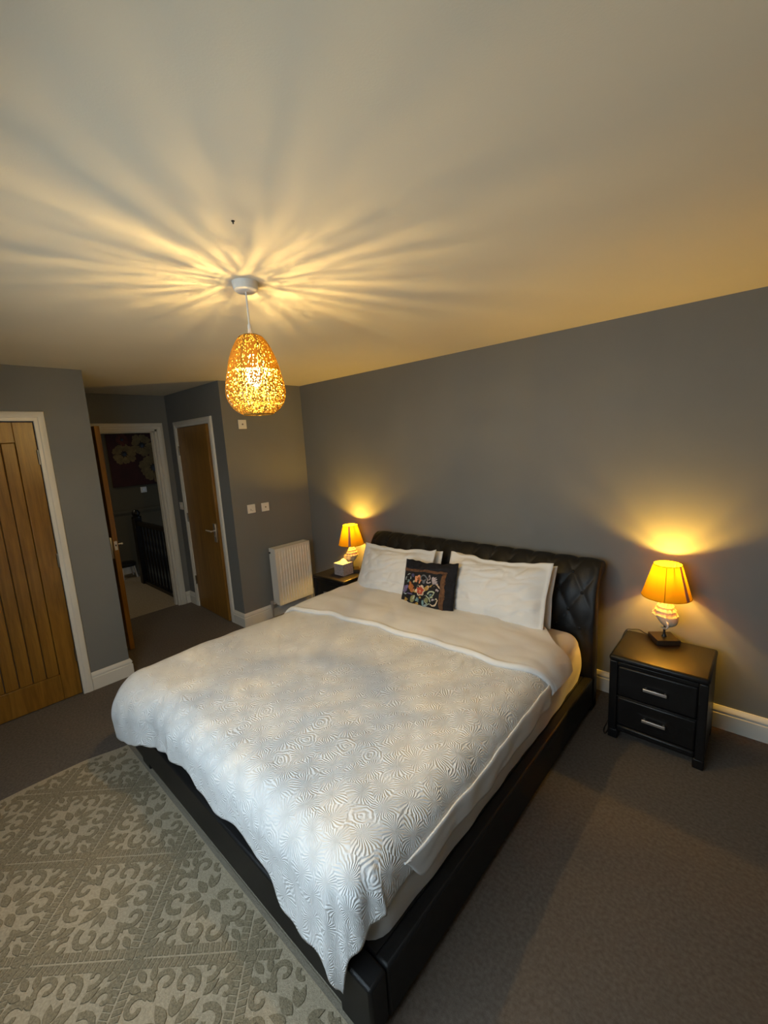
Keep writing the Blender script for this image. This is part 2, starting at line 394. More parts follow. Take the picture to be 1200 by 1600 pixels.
ba = thing('balustrade', 'black painted balustrade and newel post along the dim landing beyond the open door', 'balustrade', (-2.6, -.965, 0))
obj('newel_post', MB().box(-.05, .05, -.05, .05, 0, .93), m_banister, ba, bevel=.006)
obj('newel_cap', MB().lathe([(.0, 1.04), (.03, 1.035), (.05, 1.0), (.052, .98), (.04, .955), (.06, .945), (.06, .925), (0, .925)], 20), m_banister, ba)
obj('handrail', MB().prism([(-.03, 0), (.03, 0), (.034, .03), (.02, .055), (-.02, .055), (-.034, .03)], lambda p: (.05, p[0], .83+p[1]), lambda p: (1.24, p[0], .83+p[1])), m_banister, ba)
obj('base_rail', MB().box(.05, 1.24, -.03, .03, 0, .045), m_banister, ba)
sp = MB().lathe([(.016, 0), (.016, .12), (.011, .16), (.019, .3), (.022, .42), (.012, .5), (.018, .56), (.012, .62), (.016, .68), (.016, .79)], 10, cap=True).mesh('spindle', m_banister)
for k in range(10):
    o = link('spindle', sp, ba); o.location = (.15+.11*k, 0, .043)
pc = thing('flower_canvas', 'wide dark red canvas of pale poppies on the landing wall seen through the doorway', 'painting', (-3.35, -.42, 1.32))
obj('canvas', MB().box(0, .03, -.56, .56, 0, .77), M('dark_red_canvas', (.035, .006, .004), .8, var=.4, vscale=5), pc, bevel=.003)
def petal_flower(px, pz, r, nn, seed, dx):
    mb = MB(); rnd = random.Random(seed)
    for k in range(nn):
        a = 2*PI*k/nn + rnd.uniform(-.1, .1); R_ = r*rnd.uniform(.85, 1.1); w = 2.6*r/nn
        pts = [(.18*r, 0), (.5*R_, w*.75), (.85*R_, w), (R_, w*.45), (R_*.95, 0), (R_, -w*.5), (.85*R_, -w), (.5*R_, -w*.75)]
        rot = [(px + u*math.cos(a) - v*math.sin(a), pz + u*math.sin(a) + v*math.cos(a)) for u, v in pts]
        e = .0004*k
        mb.prism(rot, lambda p: (dx, p[0], p[1]), lambda p: (dx+.002+e, p[0], p[1]))
    return mb
m_pop = M('pale_poppy_paint', (.17, .115, .04), .8, var=.3, vscale=14); m_pop2 = M('red_poppy_paint', (.09, .02, .008), .8, var=.3, vscale=14)
for i, (py, pz, r, mm) in enumerate([(-.36, .48, .16, m_pop), (-.10, .60, .17, m_pop), (.03, .25, .22, m_pop), (.33, .42, .19, m_pop), (-.36, .69, .09, m_pop2), (.28, .70, .1, m_pop2)]):
    f = obj('poppy', petal_flower(py, pz, r, 9, i, .029), mm, pc)
    obj('poppy_heart', MB().lathe([(0, .006), (.2*r, .005), (.25*r, 0)], 14), m_black, f).matrix_local = Matrix.Translation((.031, py, pz)) @ Matrix.Rotation(PI/2, 4, 'Y')
so = thing('landing_switch', 'small white switch plate below the poppy canvas on the landing', 'switch', (-3.35, -.575, 1.245))
obj('plate', MB().box(0, .009, -.043, .043, -.043, .043), m_plastic, so, bevel=.003)
obj('rocker', MB().box(.009, .013, -.008, .008, -.014, .014), m_chrome, so)
stl = thing('footstool', 'low dark footstool with pale legs by the landing wall behind the newel post', 'stool', (-3.12, -1.03, 0))
obj('seat', MB().lathe([(0, .235), (.10, .235), (.125, .215), (.125, .18), (0, .17)], 20), m_black, stl)
for sx in (-1, 1):
    for sy in (-1, 1):
        obj('leg', MB().tube([(sx*.095, sy*.095, 0), (sx*.07, sy*.07, .19)], [.011, .014], 8), m_trim, stl)

# ---------------------------------------------------------------- wall plates, radiator
def wall_plate(name, label, cat, y, z, kind):
    t = thing(name, label, cat, (0, y, z))
    obj('plate', MB().box(0, .010, -.043, .043, -.043, .043), m_plastic, t, bevel=.003)
    if kind == 'tv':
        obj('aerial_port', MB().tube([(.009, 0, .0), (.014, 0, 0)], .008, 12), m_steel, t)
    elif kind == 'spur':
        obj('fuse_holder', MB().box(.009, .014, -.018, .018, -.012, .012), m_plastic, t, bevel=.002)
        obj('lamp_dot', MB().tube([(.009, .0, .024), (.012, 0, .024)], .005, 10), m_steel, t)
    else:
        obj('rocker', MB().box(.009, .014, .006, .020, .002, .026), m_plastic, t, bevel=.002)
        obj('pin_slot', MB().box(.009, .0105, -.012, -.007, -.018, .0), m_cable, t)
        obj('pin_slot', MB().box(.009, .0105, .004, .012, -.022, -.018), m_cable, t)
    return t
wall_plate('wall_plate', 'lone white square aerial plate high on the radiator wall under the pendant', 'wall plate', -.727, 2.003, 'tv')
wall_plate('wall_socket', 'white single socket above the radiator, the one nearer the alcove corner', 'socket', -.727, 1.178, 'sock')
wall_plate('wall_plate', 'white square aerial plate above the radiator, nearer the headboard wall', 'wall plate', -.569, 1.174, 'tv')
t = thing('light_switch', 'white light switch in the alcove corner beside the closed oak door', 'switch', (-1.16, -.922, 1.17))
obj('plate', MB().box(-.038, .038, -.009, 0, -.043, .043), m_plastic, t, bevel=.003)
obj('rocker', MB().box(-.007, .007, -.014, -.009, -.013, .013), m_plastic, t, bevel=.002)

ra = thing('radiator', 'white ribbed panel radiator on the grey wall left of the bed', 'radiator', (0, -.385, .15))
RW = .215
def rad_front(u, v):
    y = -RW + 2*RW*u; z = .6*v
    e = min(1, max(0, min(z-.03, .57-z)/.02))
    ph = (y + RW - .022)/.0333
    inside = 1 if .018 < y+RW < 2*RW-.018 else 0
    prof = smooth01((math.cos(2*PI*ph)+.25)/.5)
    return (-.0 + .150 - .013*inside*smooth01(e)*(1-prof)*1.0, y, z)
mb = MB().grid(320, 30, rad_front)
obj('front_panel', mb, m_rad, ra, angle=60, fix=False)
obj('back_panel', MB().box(.045, .06, -RW, RW, 0, .6), m_rad, ra)
mb = MB().box(.12, .132, -RW, RW, 0, .6)
obj('panel_core', mb, m_rad, ra)
for s in (-1, 1):
    y_ = s*(RW+.001)
    mb = MB().box(.042, .150, min(y_, y_+s*.004), max(y_, y_+s*.004), .005, .603)
    obj('side_cover', mb, m_rad, ra, bevel=.002)
mb = MB().box(.042, .150, -RW, RW, .598, .602)
for k in range(18): mb.box(.065, .125, -RW+.02+k*.0225, -RW+.03+k*.0225, .602, .604)
obj('top_grille', mb, m_rad, ra)
obj('bleed_valve', MB().tube([(.06, -RW-.012, .555), (.06, -RW, .555)], .011, 12), m_black, ra)
obj('fins', MB().box(.06, .14, -RW+.01, RW-.01, .03, .57), m_rad, ra)
obj('valve', MB().tube([(.09, -RW-.055, -.03), (.09, -RW-.055, .035)], .014, 12).tube([(.09, -RW-.06, .015), (.09, -RW+.02, .015)], .01, 12)
    .tube([(.09, -RW-.055, .035), (.09, -RW-.055, .062)], [.02, .017], 14), m_chrome, ra)
obj('pipe', MB().tube([(.09, -RW-.055, -.15), (.09, -RW-.055, -.02)], .0075, 10), m_chrome, ra)
obj('valve', MB().tube([(.09, RW+.045, -.03), (.09, RW+.045, .035)], .014, 12).tube([(.09, RW-.02, .015), (.09, RW+.05, .015)], .01, 12), m_chrome, ra)
obj('pipe', MB().tube([(.09, RW+.045, -.15), (.09, RW+.045, -.02)], .0075, 10), m_chrome, ra)
for y_ in (-.135, .135): obj('bracket', MB().box(0, .045, y_-.015, y_+.015, .1, .5), m_rad, ra)

# ---------------------------------------------------------------- rug
RX0, RX1, RY0, RY1 = .925, 3.25, -3.42, -2.272
rug = thing('rug', 'large beige rug with raised scroll diamonds, on the carpet at the foot of the bed', 'rug', (0, 0, 0))
def rug_edge(y): return RX0 + .05*smooth01((y+2.55)/.28) + .012*math.sin(y*5)
mb = MB()
NU = 40
mb.grid(2, NU, lambda u, v: ((rug_edge(RY0+(RY1-RY0)*v) if u == 0 else RX1), RY0+(RY1-RY0)*v, .009))
mb.grid(2, NU, lambda u, v: ((rug_edge(RY0+(RY1-RY0)*v) if u == 0 else RX1), RY0+(RY1-RY0)*v, .001))
mb.grid(2, NU, lambda u, v: (rug_edge(RY0+(RY1-RY0)*v), RY0+(RY1-RY0)*v, .001+.008*u))
mb.grid(2, 2, lambda u, v: (RX0+.05+(RX1-RX0-.05)*u, RY1, .001+.008*v))
obj('ground_weave', mb, m_rug, rug, fix=False)
mb = MB(); pts = [(rug_edge(RY1)+.01, RY1-.008, .008), (RX1, RY1-.008, .008)]
mb.box(rug_edge(RY1), RX1, RY1-.034, RY1-.018, .008, .0125); mb.tube(pts, .008, 8)
obj('binding', mb, m_rug_b, rug)
LX, LY = .2895, .273
NXc, NYc = 1.679, -2.678
def inrug(p): return rug_edge(p[1])+.02 < p[0] < RX1-.02 and RY0+.03 < p[1] < RY1-.036
def relief(polys, z0, z1, clip):
    mb = MB()
    for pl in polys:
        cx = sum(p[0] for p in pl)/len(pl); cy = sum(p[1] for p in pl)/len(pl)
        if clip and not all(inrug(p) for p in pl): continue
        if sum(a[0]*b[1]-b[0]*a[1] for a, b in zip(pl, pl[1:]+pl[:1])) < 0: pl = pl[::-1]
        zz = z1 + .0009*random.random()
        mb.prism(pl, lambda p: (p[0], p[1], z0), lambda p: (cx+(p[0]-cx)*.92, cy+(p[1]-cy)*.92, zz))
    return mb
def stroke(pts, w):
    out = []
    for i in range(len(pts)-1):
        a, b = Vector(pts[i]), Vector(pts[i+1]); d = (b-a)
        if d.length < 1e-6: continue
        d.normalize(); n = Vector((-d.y, d.x)); w0 = w(i/(len(pts)-1)) if callable(w) else w; w1 = w((i+1)/(len(pts)-1)) if callable(w) else w
        e = d*.002
        out.append([tuple(a-e+n*w0), tuple(a-e-n*w0), tuple(b+e-n*w1), tuple(b+e+n*w1)])
    return out
def leaf(x, y, ang, L, w, n=6):
    c, s = math.cos(ang), math.sin(ang); up, lo = [], []
    for i in range(n+1):
        t = i/n; ww = w*math.sin(PI*min(1, t**.8))
        up.append((t*L, ww)); lo.append((t*L, -ww))
    poly = up + lo[-2:0:-1]
    return [[(x + u*c - v*s, y + u*s + v*c) for u, v in poly]]
def scroll(x, y, r0, r1, a0, a1, w, n=12):
    return stroke([(x + (r0+(r1-r0)*i/n)*math.cos(a0+(a1-a0)*i/n), y + (r0+(r1-r0)*i/n)*math.sin(a0+(a1-a0)*i/n)) for i in range(n+1)],
                  lambda t: w*(.88-.28*t))
quarter = []
quarter += scroll(.078, .092, .044, .014, PI*.95, PI*.95-PI*1.7, .0125)
quarter += scroll(.136, .048, .038, .012, -PI*.5, -PI*.5+PI*1.75, .0115)
quarter += scroll(.046, .168, .032, .010, PI*1.3, PI*1.3-PI*1.6, .0105)
quarter += leaf(.022, .022, PI/4+.32, .062, .0135) + leaf(.022, .022, PI/4-.32, .062, .0135)
quarter += leaf(.17, .018, .55, .055, .0125) + leaf(.018, .185, 1.1, .05, .012) + leaf(.112, .098, PI/4, .03, .012)
axis_x = leaf(.020, 0, 0, .075, .018) + leaf(.185, 0, 0, .06, .013) + leaf(.108, 0, 0, .06, .013)
axis_y = leaf(0, .020, PI/2, .085, .018) + leaf(0, .19, PI/2, .055, .013) + leaf(0, .112, PI/2, .06, .014)
def mirror(P, sx, sy): return [[(.99*sx*a, .99*sy*b) for a, b in pl] for pl in P]
medal = []
for sx in (1, -1):
    for sy in (1, -1): medal += mirror(quarter, sx, sy)
    medal += mirror(axis_x, sx, 1) + mirror(axis_y, 1, sx)
med_me = relief(medal, .0085, .0120, False).mesh('medallion', m_rug_d, smooth=False, fix=False)
for i in range(-9, 10):
    for j in range(-9, 10):
        cx = NXc + LX*(i + j + 1); cy = NYc + LY*(j - i)
        if not (RX0-.3 < cx < RX1+.3 and RY0-.3 < cy < RY1+.3): continue
        if all(inrug((cx+dx, cy+dy)) for dx, dy in ((.25, 0), (-.25, 0), (0, .25), (0, -.25))):
            o = link('medallion', med_me, rug); o.location = (cx, cy, 0)
        else:
            mb = relief([[(p[0]+cx, p[1]+cy) for p in pl] for pl in medal], .0085, .0120, True)
            if mb.v: obj('medallion', mb, m_rug_d, rug, smooth=False, fix=False)
for fam in (1, -1):
    for k in range(-9, 10):
        d = Vector((LX, fam*LY)); L_ = d.length; dn = d/L_; nn = Vector((-dn.y, dn.x))
        o0 = Vector((NXc, NYc)) + Vector((LX, -fam*LY))*k
        polys = []
        n_seg = 360
        for q in range(-n_seg//2, n_seg//2):
            a = o0 + dn*(q*.02)
            if not inrug(a): continue
            for w0, w1 in ((-.033, -.003), (.003, .033)):
                sk = .006 if w0 < 0 else -.006
                polys.append([tuple(a+nn*w0), tuple(a+nn*w1+dn*sk), tuple(a+nn*w1+dn*(.0165+sk)), tuple(a+nn*w0+dn*.0165)])
        mb = relief(polys, .0085, .0112, True)
        if mb.v: obj('lattice_band', mb, m_rug_d, rug, smooth=False, fix=False)

# ---------------------------------------------------------------- bed frame
BX0, BX1 = 1.12, 3.07
bed = thing('bed', 'black leather sleigh bed with a tufted scrolled headboard in the middle of the room', 'bed', (0, 0, 0))
HP = [(-.285, .0), (-.29, .2), (-.292, .4), (-.288, .56), (-.276, .66), (-.256, .745), (-.228, .82), (-.198, .875), (-.165, .918), (-.125, .942),
      (-.09, .942), (-.063, .925), (-.052, .898), (-.060, .870), (-.085, .853), (-.115, .845), (-.15, .832), (-.172, .80), (-.182, .74), (-.186, .5), (-.186, .0)]
def catmull(P, n):
    out = []
    for i in range(len(P)-1):
        p0, p1, p2, p3 = P[max(0, i-1)], P[i], P[i+1], P[min(len(P)-1, i+2)]
        for k in range(n):
            t = k/n; out.append(tuple(.5*((2*b) + (c-a)*t + (2*a-5*b+4*c-d)*t*t + (3*b-a-3*c+d)*t**3) for a, b, c, d in zip(p0, p1, p2, p3)))
    out.append(P[-1]); return out
CP = catmull(HP, 6)
cum = [0]
for a, b in zip(CP, CP[1:]): cum.append(cum[-1] + math.hypot(b[0]-a[0], b[1]-a[1]))
def arc_of_z(z):   # arc length on the front where z is reached
    for i, p in enumerate(CP):
        if p[1] >= z: return cum[i]
S_TOP = arc_of_z(.868); DXB, DSB = .1465, .122
XB0 = 2.914
def tuft(x, s):
    xs = (x - XB0)/DXB; ss = (s - S_TOP)/(2*DSB)
    a, b = xs + ss, xs - ss
    h = (abs(math.sin(PI*a)*math.sin(PI*b)))**.42
    if s > S_TOP:     # pleats run over the scroll
        k = smooth01((s-S_TOP)/.12)
        pl = abs(math.sin(PI*xs))**.35
        h = h*(1-k) + pl*k
        h *= 1 - smooth01((s-S_TOP-.17)/.08)
    lo = arc_of_z(.40)
    if s < lo: h = h*smooth01((s-lo+.1)/.1)*.8 + .4*(1-smooth01((s-lo+.1)/.1))
    e = min(x-BX0, BX1-x); h = h*smooth01(e/.05) + .45*(1-smooth01(e/.05))
    return h
mb = MB(); NXH = 290
vs = []
def hb(i, j):
    x = BX0 + (BX1-BX0)*j/NXH; p = CP[i]; a = CP[max(0, i-1)]; b = CP[min(len(CP)-1, i+1)]
    t = Vector((b[0]-a[0], b[1]-a[1])).normalized(); n = Vector((-t.y, t.x))
    h = .014*tuft(x, cum[i])-.008 if cum[i] < S_TOP+.3 and p[1] > .2 else 0
    ed = min(j, NXH-j)
    sh = .006*(1-min(1, ed/3.))**2
    return (x, p[0]+n.x*(h-sh), p[1]+n.y*(h-sh))
mb.grid(len(CP), NXH+1, lambda u, v: hb(round(u*(len(CP)-1)), round(v*NXH)))
nC = len(CP)
mb.f += [tuple(range(nC)), tuple(range(NXH*nC, NXH*nC+nC))]
hbo = obj('headboard', mb, m_leather, bed, angle=70)
btn = MB().lathe([(.0, .006), (.006, .005), (.011, .001), (.012, -.004)], 14).mesh('button', m_leather)
for r in range(4):
    s = S_TOP - r*DSB
    i = min(range(len(cum)), key=lambda q: abs(cum[q]-s)); p = CP[i]; a, b = CP[i-1], CP[i+1]
    tv = Vector((0, b[0]-a[0], b[1]-a[1])).normalized(); nv = Vector((0, -tv.z, tv.y))
    k = -20
    while k < 20:
        x = XB0 + (k + (.5 if r % 2 else 0))*DXB; k += 1
        if BX0+.03 < x < BX1-.03:
            o = link('button', btn, hbo)
            q = Vector((0, 0, 1)).rotation_difference(nv)
            o.matrix_local = Matrix.Translation(Vector((x, p[0], p[1])) - nv*.0065) @ q.to_matrix().to_4x4()
RT = .225
obj('side_rail', MB().box(BX1-.055, BX1, -2.224, -.25, .035, RT), m_leather, bed, bevel=.010)
obj('side_rail', MB().box(BX0, BX0+.055, -2.224, -.25, .035, RT), m_leather, bed, bevel=.010)
obj('foot_rail', MB().box(BX0, BX1, -2.300, -2.227, .045, RT), m_leather, bed, bevel=.010)
for x in (BX0+.10, BX1-.145): obj('leg', MB().box(x, x+.11, -2.297, -2.22, .012, .06), m_leather, bed, bevel=.006)
for x in (BX0, BX1-.06): obj('leg', MB().box(x, x+.06, -.27, -.2, 0, .05), m_leather, bed, bevel=.006)
obj('slat_base', MB().box(BX0+.05, BX1-.05, -2.22, -.30, .15, .227), m_black, bed)

# ---------------------------------------------------------------- mattress with fitted sheet
MX0, MX1, MY0, MY1, MZ0, MZ1 = 1.165, 3.016, -2.228, -.305, .228, .525
def rrect_box(mb, nx, ny, nz, fn): pass
def mattress_pt(x, y, z):
    return x, y, z
mb = MB()
def mat_ring(a, v):
    """a around the plan (rounded rectangle), v up the side then over the top"""
    hx, hy, rc = (MX1-MX0)/2, (MY1-MY0)/2, .09
    cx, cy = (MX0+MX1)/2, (MY0+MY1)/2
    per = [(hx-rc)*2, PI*rc/2, (hy-rc)*2, PI*rc/2]*2; tot = sum(per); s = a*tot
    pos = None; x, y, ang = -(hx-rc), -hy, -PI/2
    seq = [('l', (1, 0)), ('c', (hx-rc, -(hy-rc), -PI/2)), ('l', (0, 1)), ('c', (hx-rc, hy-rc, 0)), ('l', (-1, 0)), ('c', (-(hx-rc), hy-rc, PI/2)), ('l', (0, -1)), ('c', (-(hx-rc), -(hy-rc), PI))]
    starts = [(-(hx-rc), -hy), None, (hx, -(hy-rc)), None, (hx-rc, hy), None, (-hx, hy-rc), None]
    for (k, d), L_, st in zip(seq, per, starts):
        if s <= L_ or (k, d) == seq[-1]:
            if k == 'l': p = (st[0]+d[0]*s, st[1]+d[1]*s); n = (d[1], -d[0])
            else:
                t = d[2] + (s/L_)*PI/2; p = (d[0]+rc*math.cos(t), d[1]+rc*math.sin(t)); n = (math.cos(t), math.sin(t))
            break
        s -= L_
    Hm = MZ1-MZ0; re = .075
    if v < .5:
        z = MZ0 + (Hm-re)*v*2; off = .012*math.sin(PI*v*2*.9)
        w = noise.noise(Vector((a*60, v*2.2, 3)))*.009*(1-abs(v*4-1)*.3) + noise.noise(Vector((a*18+v*3, v*1.2, 9)))*.010
        return (cx+p[0]+n[0]*(off+w), cy+p[1]+n[1]*(off+w), z)
    t = (v-.5)*2
    if t < .5:
        q = t*2*PI/2; off = -re*(1-math.cos(q)); z = MZ1-re+re*math.sin(q)
        return (cx+p[0]+n[0]*off, cy+p[1]+n[1]*off, z + noise.noise(Vector((a*30, v*4, 1)))*.003)
    k = 1-(t-.5)*2
    bx, by = p[0]-n[0]*re, p[1]-n[1]*re
    return (cx+bx*k, cy+by*k, MZ1 + noise.noise(Vector((bx*k*5, by*k*5, 2)))*.004)
mb.grid(300, 40, mat_ring, closed_u=True)
mt = obj('mattress', mb, m_sheet, angle=80)
tag(mt, 'thick mattress in a white fitted sheet, its side showing along the black rail', 'mattress')

# ---------------------------------------------------------------- duvet
hem = [(1.30, .25), (1.367, .27), (1.40, .265), (1.53, .31), (1.58, .30), (1.741, .345), (1.88, .350), (1.99, .378), (2.03, .37), (2.09, .33), (2.24, .325),
       (2.348, .35), (2.465, .36), (2.565, .335), (2.622, .31), (2.708, .255), (2.795, .25), (2.878, .26), (2.965, .235), (3.0, .205), (3.06, .17)]
CX0, CX1, CYF, ZT, RR = 1.275, 2.925, -2.205, .566, .125
def duv_r(x, y): return RR + .085*smooth01((1.70-x)/.45)*smooth01((-y-.9)/.8)
def cloth(x, y, lift=0):
    """a point of the flat cloth laid over the mattress"""
    nx, ny = min(max(x, CX0), CX1), max(y, CYF)
    dx, dy = x-nx, y-ny; d = math.hypot(dx, dy)
    top = ZT + lift + .012*noise.noise(Vector((x*2.2, y*2.2, 0))) + .006*noise.noise(Vector((x*6, y*6, 4)))
    top += .010*smooth01((nx-CX0)/.5)*smooth01((CX1-nx)/.5)
    wr = .006*abs(noise.noise(Vector((x*5+y*4, (x-y)*1.6, 7))))
    if d < 1e-6: return Vector((x, y, top+wr))
    ux, uy = dx/d, dy/d
    r = duv_r(x, y) + lift
    arc = r*PI/2
    foot_left = smooth01((-y-2.0)/.25)*smooth01((1.55-x)/.3)
    if d < arc:
        a = d/r; h, v = r*math.sin(a), -r*(1-math.cos(a))
    else:
        e = d-arc
        fl = .05 - .12*foot_left + .08*noise.noise(Vector((x*4, y*4, 2)))
        if dx > 0 and dy == 0: fl = .0
        h, v = r + e*math.sin(fl), -r - e*math.cos(fl)
    fold = .022*smooth01(d/.25)*noise.noise(Vector((nx*9+math.atan2(uy, ux)*2.5, ny*9, 5)))*(1 if dy < 0 or dx < 0 else .35)
    h += fold
    z = top*1.0 + v + wr*(1-min(1, d/arc))
    return Vector((nx+ux*h, ny+uy*h, z))
DUV_TOP = -.72
XL, XR = CX0-.44, CX1+.205
def duvet_flat(u, v):
    x = XL + (XR-XL)*u
    xw = min(max(x, 1.3), 3.06)
    r_ = duv_r(x, CYF-.1); drop = (ZT - r_) - interp(hem, xw) + r_*PI/2
    k = smooth01((CX0-x)/.3)
    drop = drop*(1-k) + .40*k + .015*math.sin(x*28)*k
    if x > CX1: drop = (drop)*(1-.06*smooth01((x-CX1)/.2))
    yf = CYF - drop
    xr = x
    # right-hand edge sags further towards the foot
    xr += smooth01((u-.8)/.2)*(.045*smooth01((v-.3)/.6) - .05*smooth01((v-.86)/.08))
    return xr, DUV_TOP + (yf-DUV_TOP)*v
mb = MB(); mb.uv = []
def dv(u, v):
    x, y = duvet_flat(u, v); mb.uv.append((x, y)); return cloth(x, y)
mb.grid(230, 260, dv)
du = thing('duvet', 'white duvet in a textured matelasse cover spread over the bed', 'duvet', (0, 0, 0))
o = obj('cover', mb, m_duvet, du, angle=180, fix=True)
m = o.modifiers.new('solid', 'SOLIDIFY'); m.thickness = .012; m.offset = -1
# plain flange showing along the right-hand side
mb = MB()
def flange(u, v):
    y = -.93 - 1.17*v; x = CX1 + .15 + .15*u*(1-smooth01((v-.90)/.10)**2)*(.75 + .3*noise.noise(Vector((y*3, 2, 0)))) + .03*v
    p = cloth(x, y, .004); p.x += .002 - .004*u + .012*u*noise.noise(Vector((y*7, u*2, 3))); return p
mb.grid(10, 90, flange)
o = obj('plain_flange', mb, m_cotton, du, angle=180); m = o.modifiers.new('solid', 'SOLIDIFY'); m.thickness = .006
# turned-down top, showing the plain underside
fy = [(.9, -1.20), (1.3, -1.17), (1.6, -1.11), (2.0, -1.065), (2.45, -1.035), (2.8, -1.03), (2.95, -.985), (3.12, -.90)]
mb = MB()
def turn(u, v):
    x = CX0-.30 + (CX1+.225-CX0+.30)*u
    yf = interp(fy, x) + .006*math.sin(x*17); r = .020 + .004*noise.noise(Vector((x*3, 1, 1)))
    yb = -.47 - .18*smooth01((x-2.80)/.20)
    if v < .7:
        t = v/.7; y = yb + (yf-yb)*t; lift = .024 + .010*math.sin(PI*t)
        p = cloth(x, max(y, CYF), lift); p.z += .007*noise.noise(Vector((x*4, y*9, 11))) + .005*abs(noise.noise(Vector((x*2+y*7, y*3-x*5, 5)))); return p
    a = (v-.7)/.3*PI*1.15
    p = cloth(x, yf, .026); b = cloth(x, yf, 0.0); nrm = (p-b).normalized()
    mid = b + (p-b)*.45
    return mid + nrm*(r*math.cos(a)*.9) + Vector((0, -1, 0))*(r*1.1*math.sin(a))
mb.grid(200, 60, turn)
obj('turned_down_edge', mb, m_cotton, du, angle=180)

# ---------------------------------------------------------------- pillows and cushion
def pillow_fn(w, h, t, seed, flange=.03, sag=0):
    def f(u, v, side):
        a, b = 2*u-1, 2*v-1
        e = 1 - flange*2/h
        ax, bx = min(1, abs(a)/(1-flange*2/w)), min(1, abs(b)/e)
        th = t*.5*((1-ax**2.6)*(1-bx**2.6))**.55
        n1 = noise.noise(Vector((a*2.4+seed, b*2.4, seed*.7+side))); n2 = noise.noise(Vector((a*6+b*2+seed, b*4-a*3, side+seed)))
        ridge = abs(noise.noise(Vector((a*2.1-b*3.2+seed, b*2+a*1.1, seed*1.3))))
        th = th*(1+.16*n1) + (.011*n2 - .014*(ridge < .12)*(.12-ridge)/.12)*min(1, th/.03) + .0025
        pin = 1 - .035*(1-abs(b))*abs(a)**3; pinv = 1 - .05*(1-abs(a))*abs(b)**3
        x = a*w/2*pin; z = b*h/2*pinv + .012*noise.noise(Vector((a*3, seed, b))) - sag*(1-a*a)*(b > 0)*b
        return Vector((x, -th if side == 0 else th, z + .01*noise.noise(Vector((a*5+seed, b*3, 1)))))
    return f
def pillow(name, label, cat, w, h, t, seed, mat, loc, rot, group=None, flange=.03, n=46, sag=.02):
    f = pillow_fn(w, h, t, seed, flange, sag); mb = MB()
    mb.grid(n, n, lambda u, v: f(u, v, 0)); mb.grid(n, n, lambda u, v: f(u, v, 1))
    me = mb.mesh(name, mat, angle=180, fix=False)
    bm = bmesh.new(); bm.from_mesh(me)
    bmesh.ops.remove_doubles(bm, verts=bm.verts, dist=.0001)
    bnd = [e for e in bm.edges if e.is_boundary]
    bmesh.ops.bridge_loops(bm, edges=bnd) if bnd else None
    bmesh.ops.recalc_face_normals(bm, faces=bm.faces); bm.to_mesh(me); bm.free()
    me.polygons.foreach_set('use_smooth', [True]*len(me.polygons))
    o = link(name, me); o.location = loc; o.rotation_euler = rot
    tag(o, label, cat, group); return o, f
G = 'white pillows against the headboard'
pillow('pillow', 'plump white pillow in front, on the bed half nearer the lit right lamp', 'pillow', .745, .455, .15, 3.1, m_cotton, (2.49, -.475, .747), (math.radians(-27), math.radians(-1.5), 0), G)
pillow('pillow', 'white pillow mostly hidden behind the front pillow at the headboard tufts', 'pillow', .745, .40, .12, 8.4, m_cotton, (2.488, -.37, .735), (math.radians(-19), math.radians(-1), 0), G)
pillow('pillow', 'plump white pillow leaning beside the tissue box bedside, partly behind the embroidered cushion', 'pillow', .74, .45, .15, 5.2, m_cotton, (1.615, -.475, .722), (math.radians(-27), math.radians(-2), 0), G)
pillow('pillow', 'white pillow showing only a sliver behind the far front pillow', 'pillow', .74, .38, .12, 1.7, m_cotton, (1.63, -.37, .715), (math.radians(-19), math.radians(-2), 0), G)

m_cush = M('black_velvet', (.014, .014, .018), .9, var=.25, vscale=30, bump=.2, bscale=200, spec=.2)
m_cb = M('rust_brown_border', (.115, .052, .022), .9, var=.3, vscale=60)
m_cp = M('black_embroidery_ground', (.007, .007, .009), .9, var=.2)
CW, CH, CT = .45, .37, .11
cu, cf = pillow('cushion', 'black cushion embroidered with bright flowers inside a brown border, between the pillows', 'cushion', CW, CH, CT, 2.2, m_cush,
                (2.05, -.59, .722), (math.radians(-23), math.radians(-4), math.radians(2)), flange=.004, n=36, sag=.01)
def on_cush(u, v, k=.0):
    p = cf(min(max(u, 0), 1), min(max(v, 0), 1), 0); return p + Vector((0, -k, 0))
def crop_uv(px, py):     # position on the cushion's face from corner proportions
    # corners TL (205,160) TR (985,220) BL (110,800) BR (850,955)
    u, v = .5, .5
    for _ in range(12):
        x = (1-u)*((1-v)*110+v*205) + u*((1-v)*850+v*985); y = (1-u)*((1-v)*800+v*160) + u*((1-v)*955+v*220)
        xu = ((1-v)*740+v*780); xv = (1-u)*95+u*135; yu = (1-v)*155+v*60; yv = (1-u)*-640+u*-735
        det = xu*yv-xv*yu; ex, ey = px-x, py-y
        u += (ex*yv-xv*ey)/det; v += (xu*ey-yu*ex)/det
    return u, v
def face_patch(name, parent, mat, poly, k0, k1):
    mb = MB()
    if len(poly) > 4:
        cx = sum(p[0] for p in poly)/len(poly); cy = sum(p[1] for p in poly)/len(poly); n = len(poly)
        vs = [on_cush(cx, cy, k1)] + [on_cush(*p, k1) for p in poly] + [on_cush(*p, k0) for p in poly]
        mb.add(vs, [(0, 1+i, 1+(i+1) % n) for i in range(n)] + [(1+i, 1+n+i, 1+n+(i+1) % n, 1+(i+1) % n) for i in range(n)])
    return obj(name, mb, mat, parent, fix=True)
def face_rect(name, parent, mat, u0, u1, v0, v1, k, n=14):
    mb = MB().grid(n, n, lambda a, b: on_cush(u0+(u1-u0)*a, v0+(v1-v0)*b, k)); return obj(name, mb, mat, parent, angle=180)
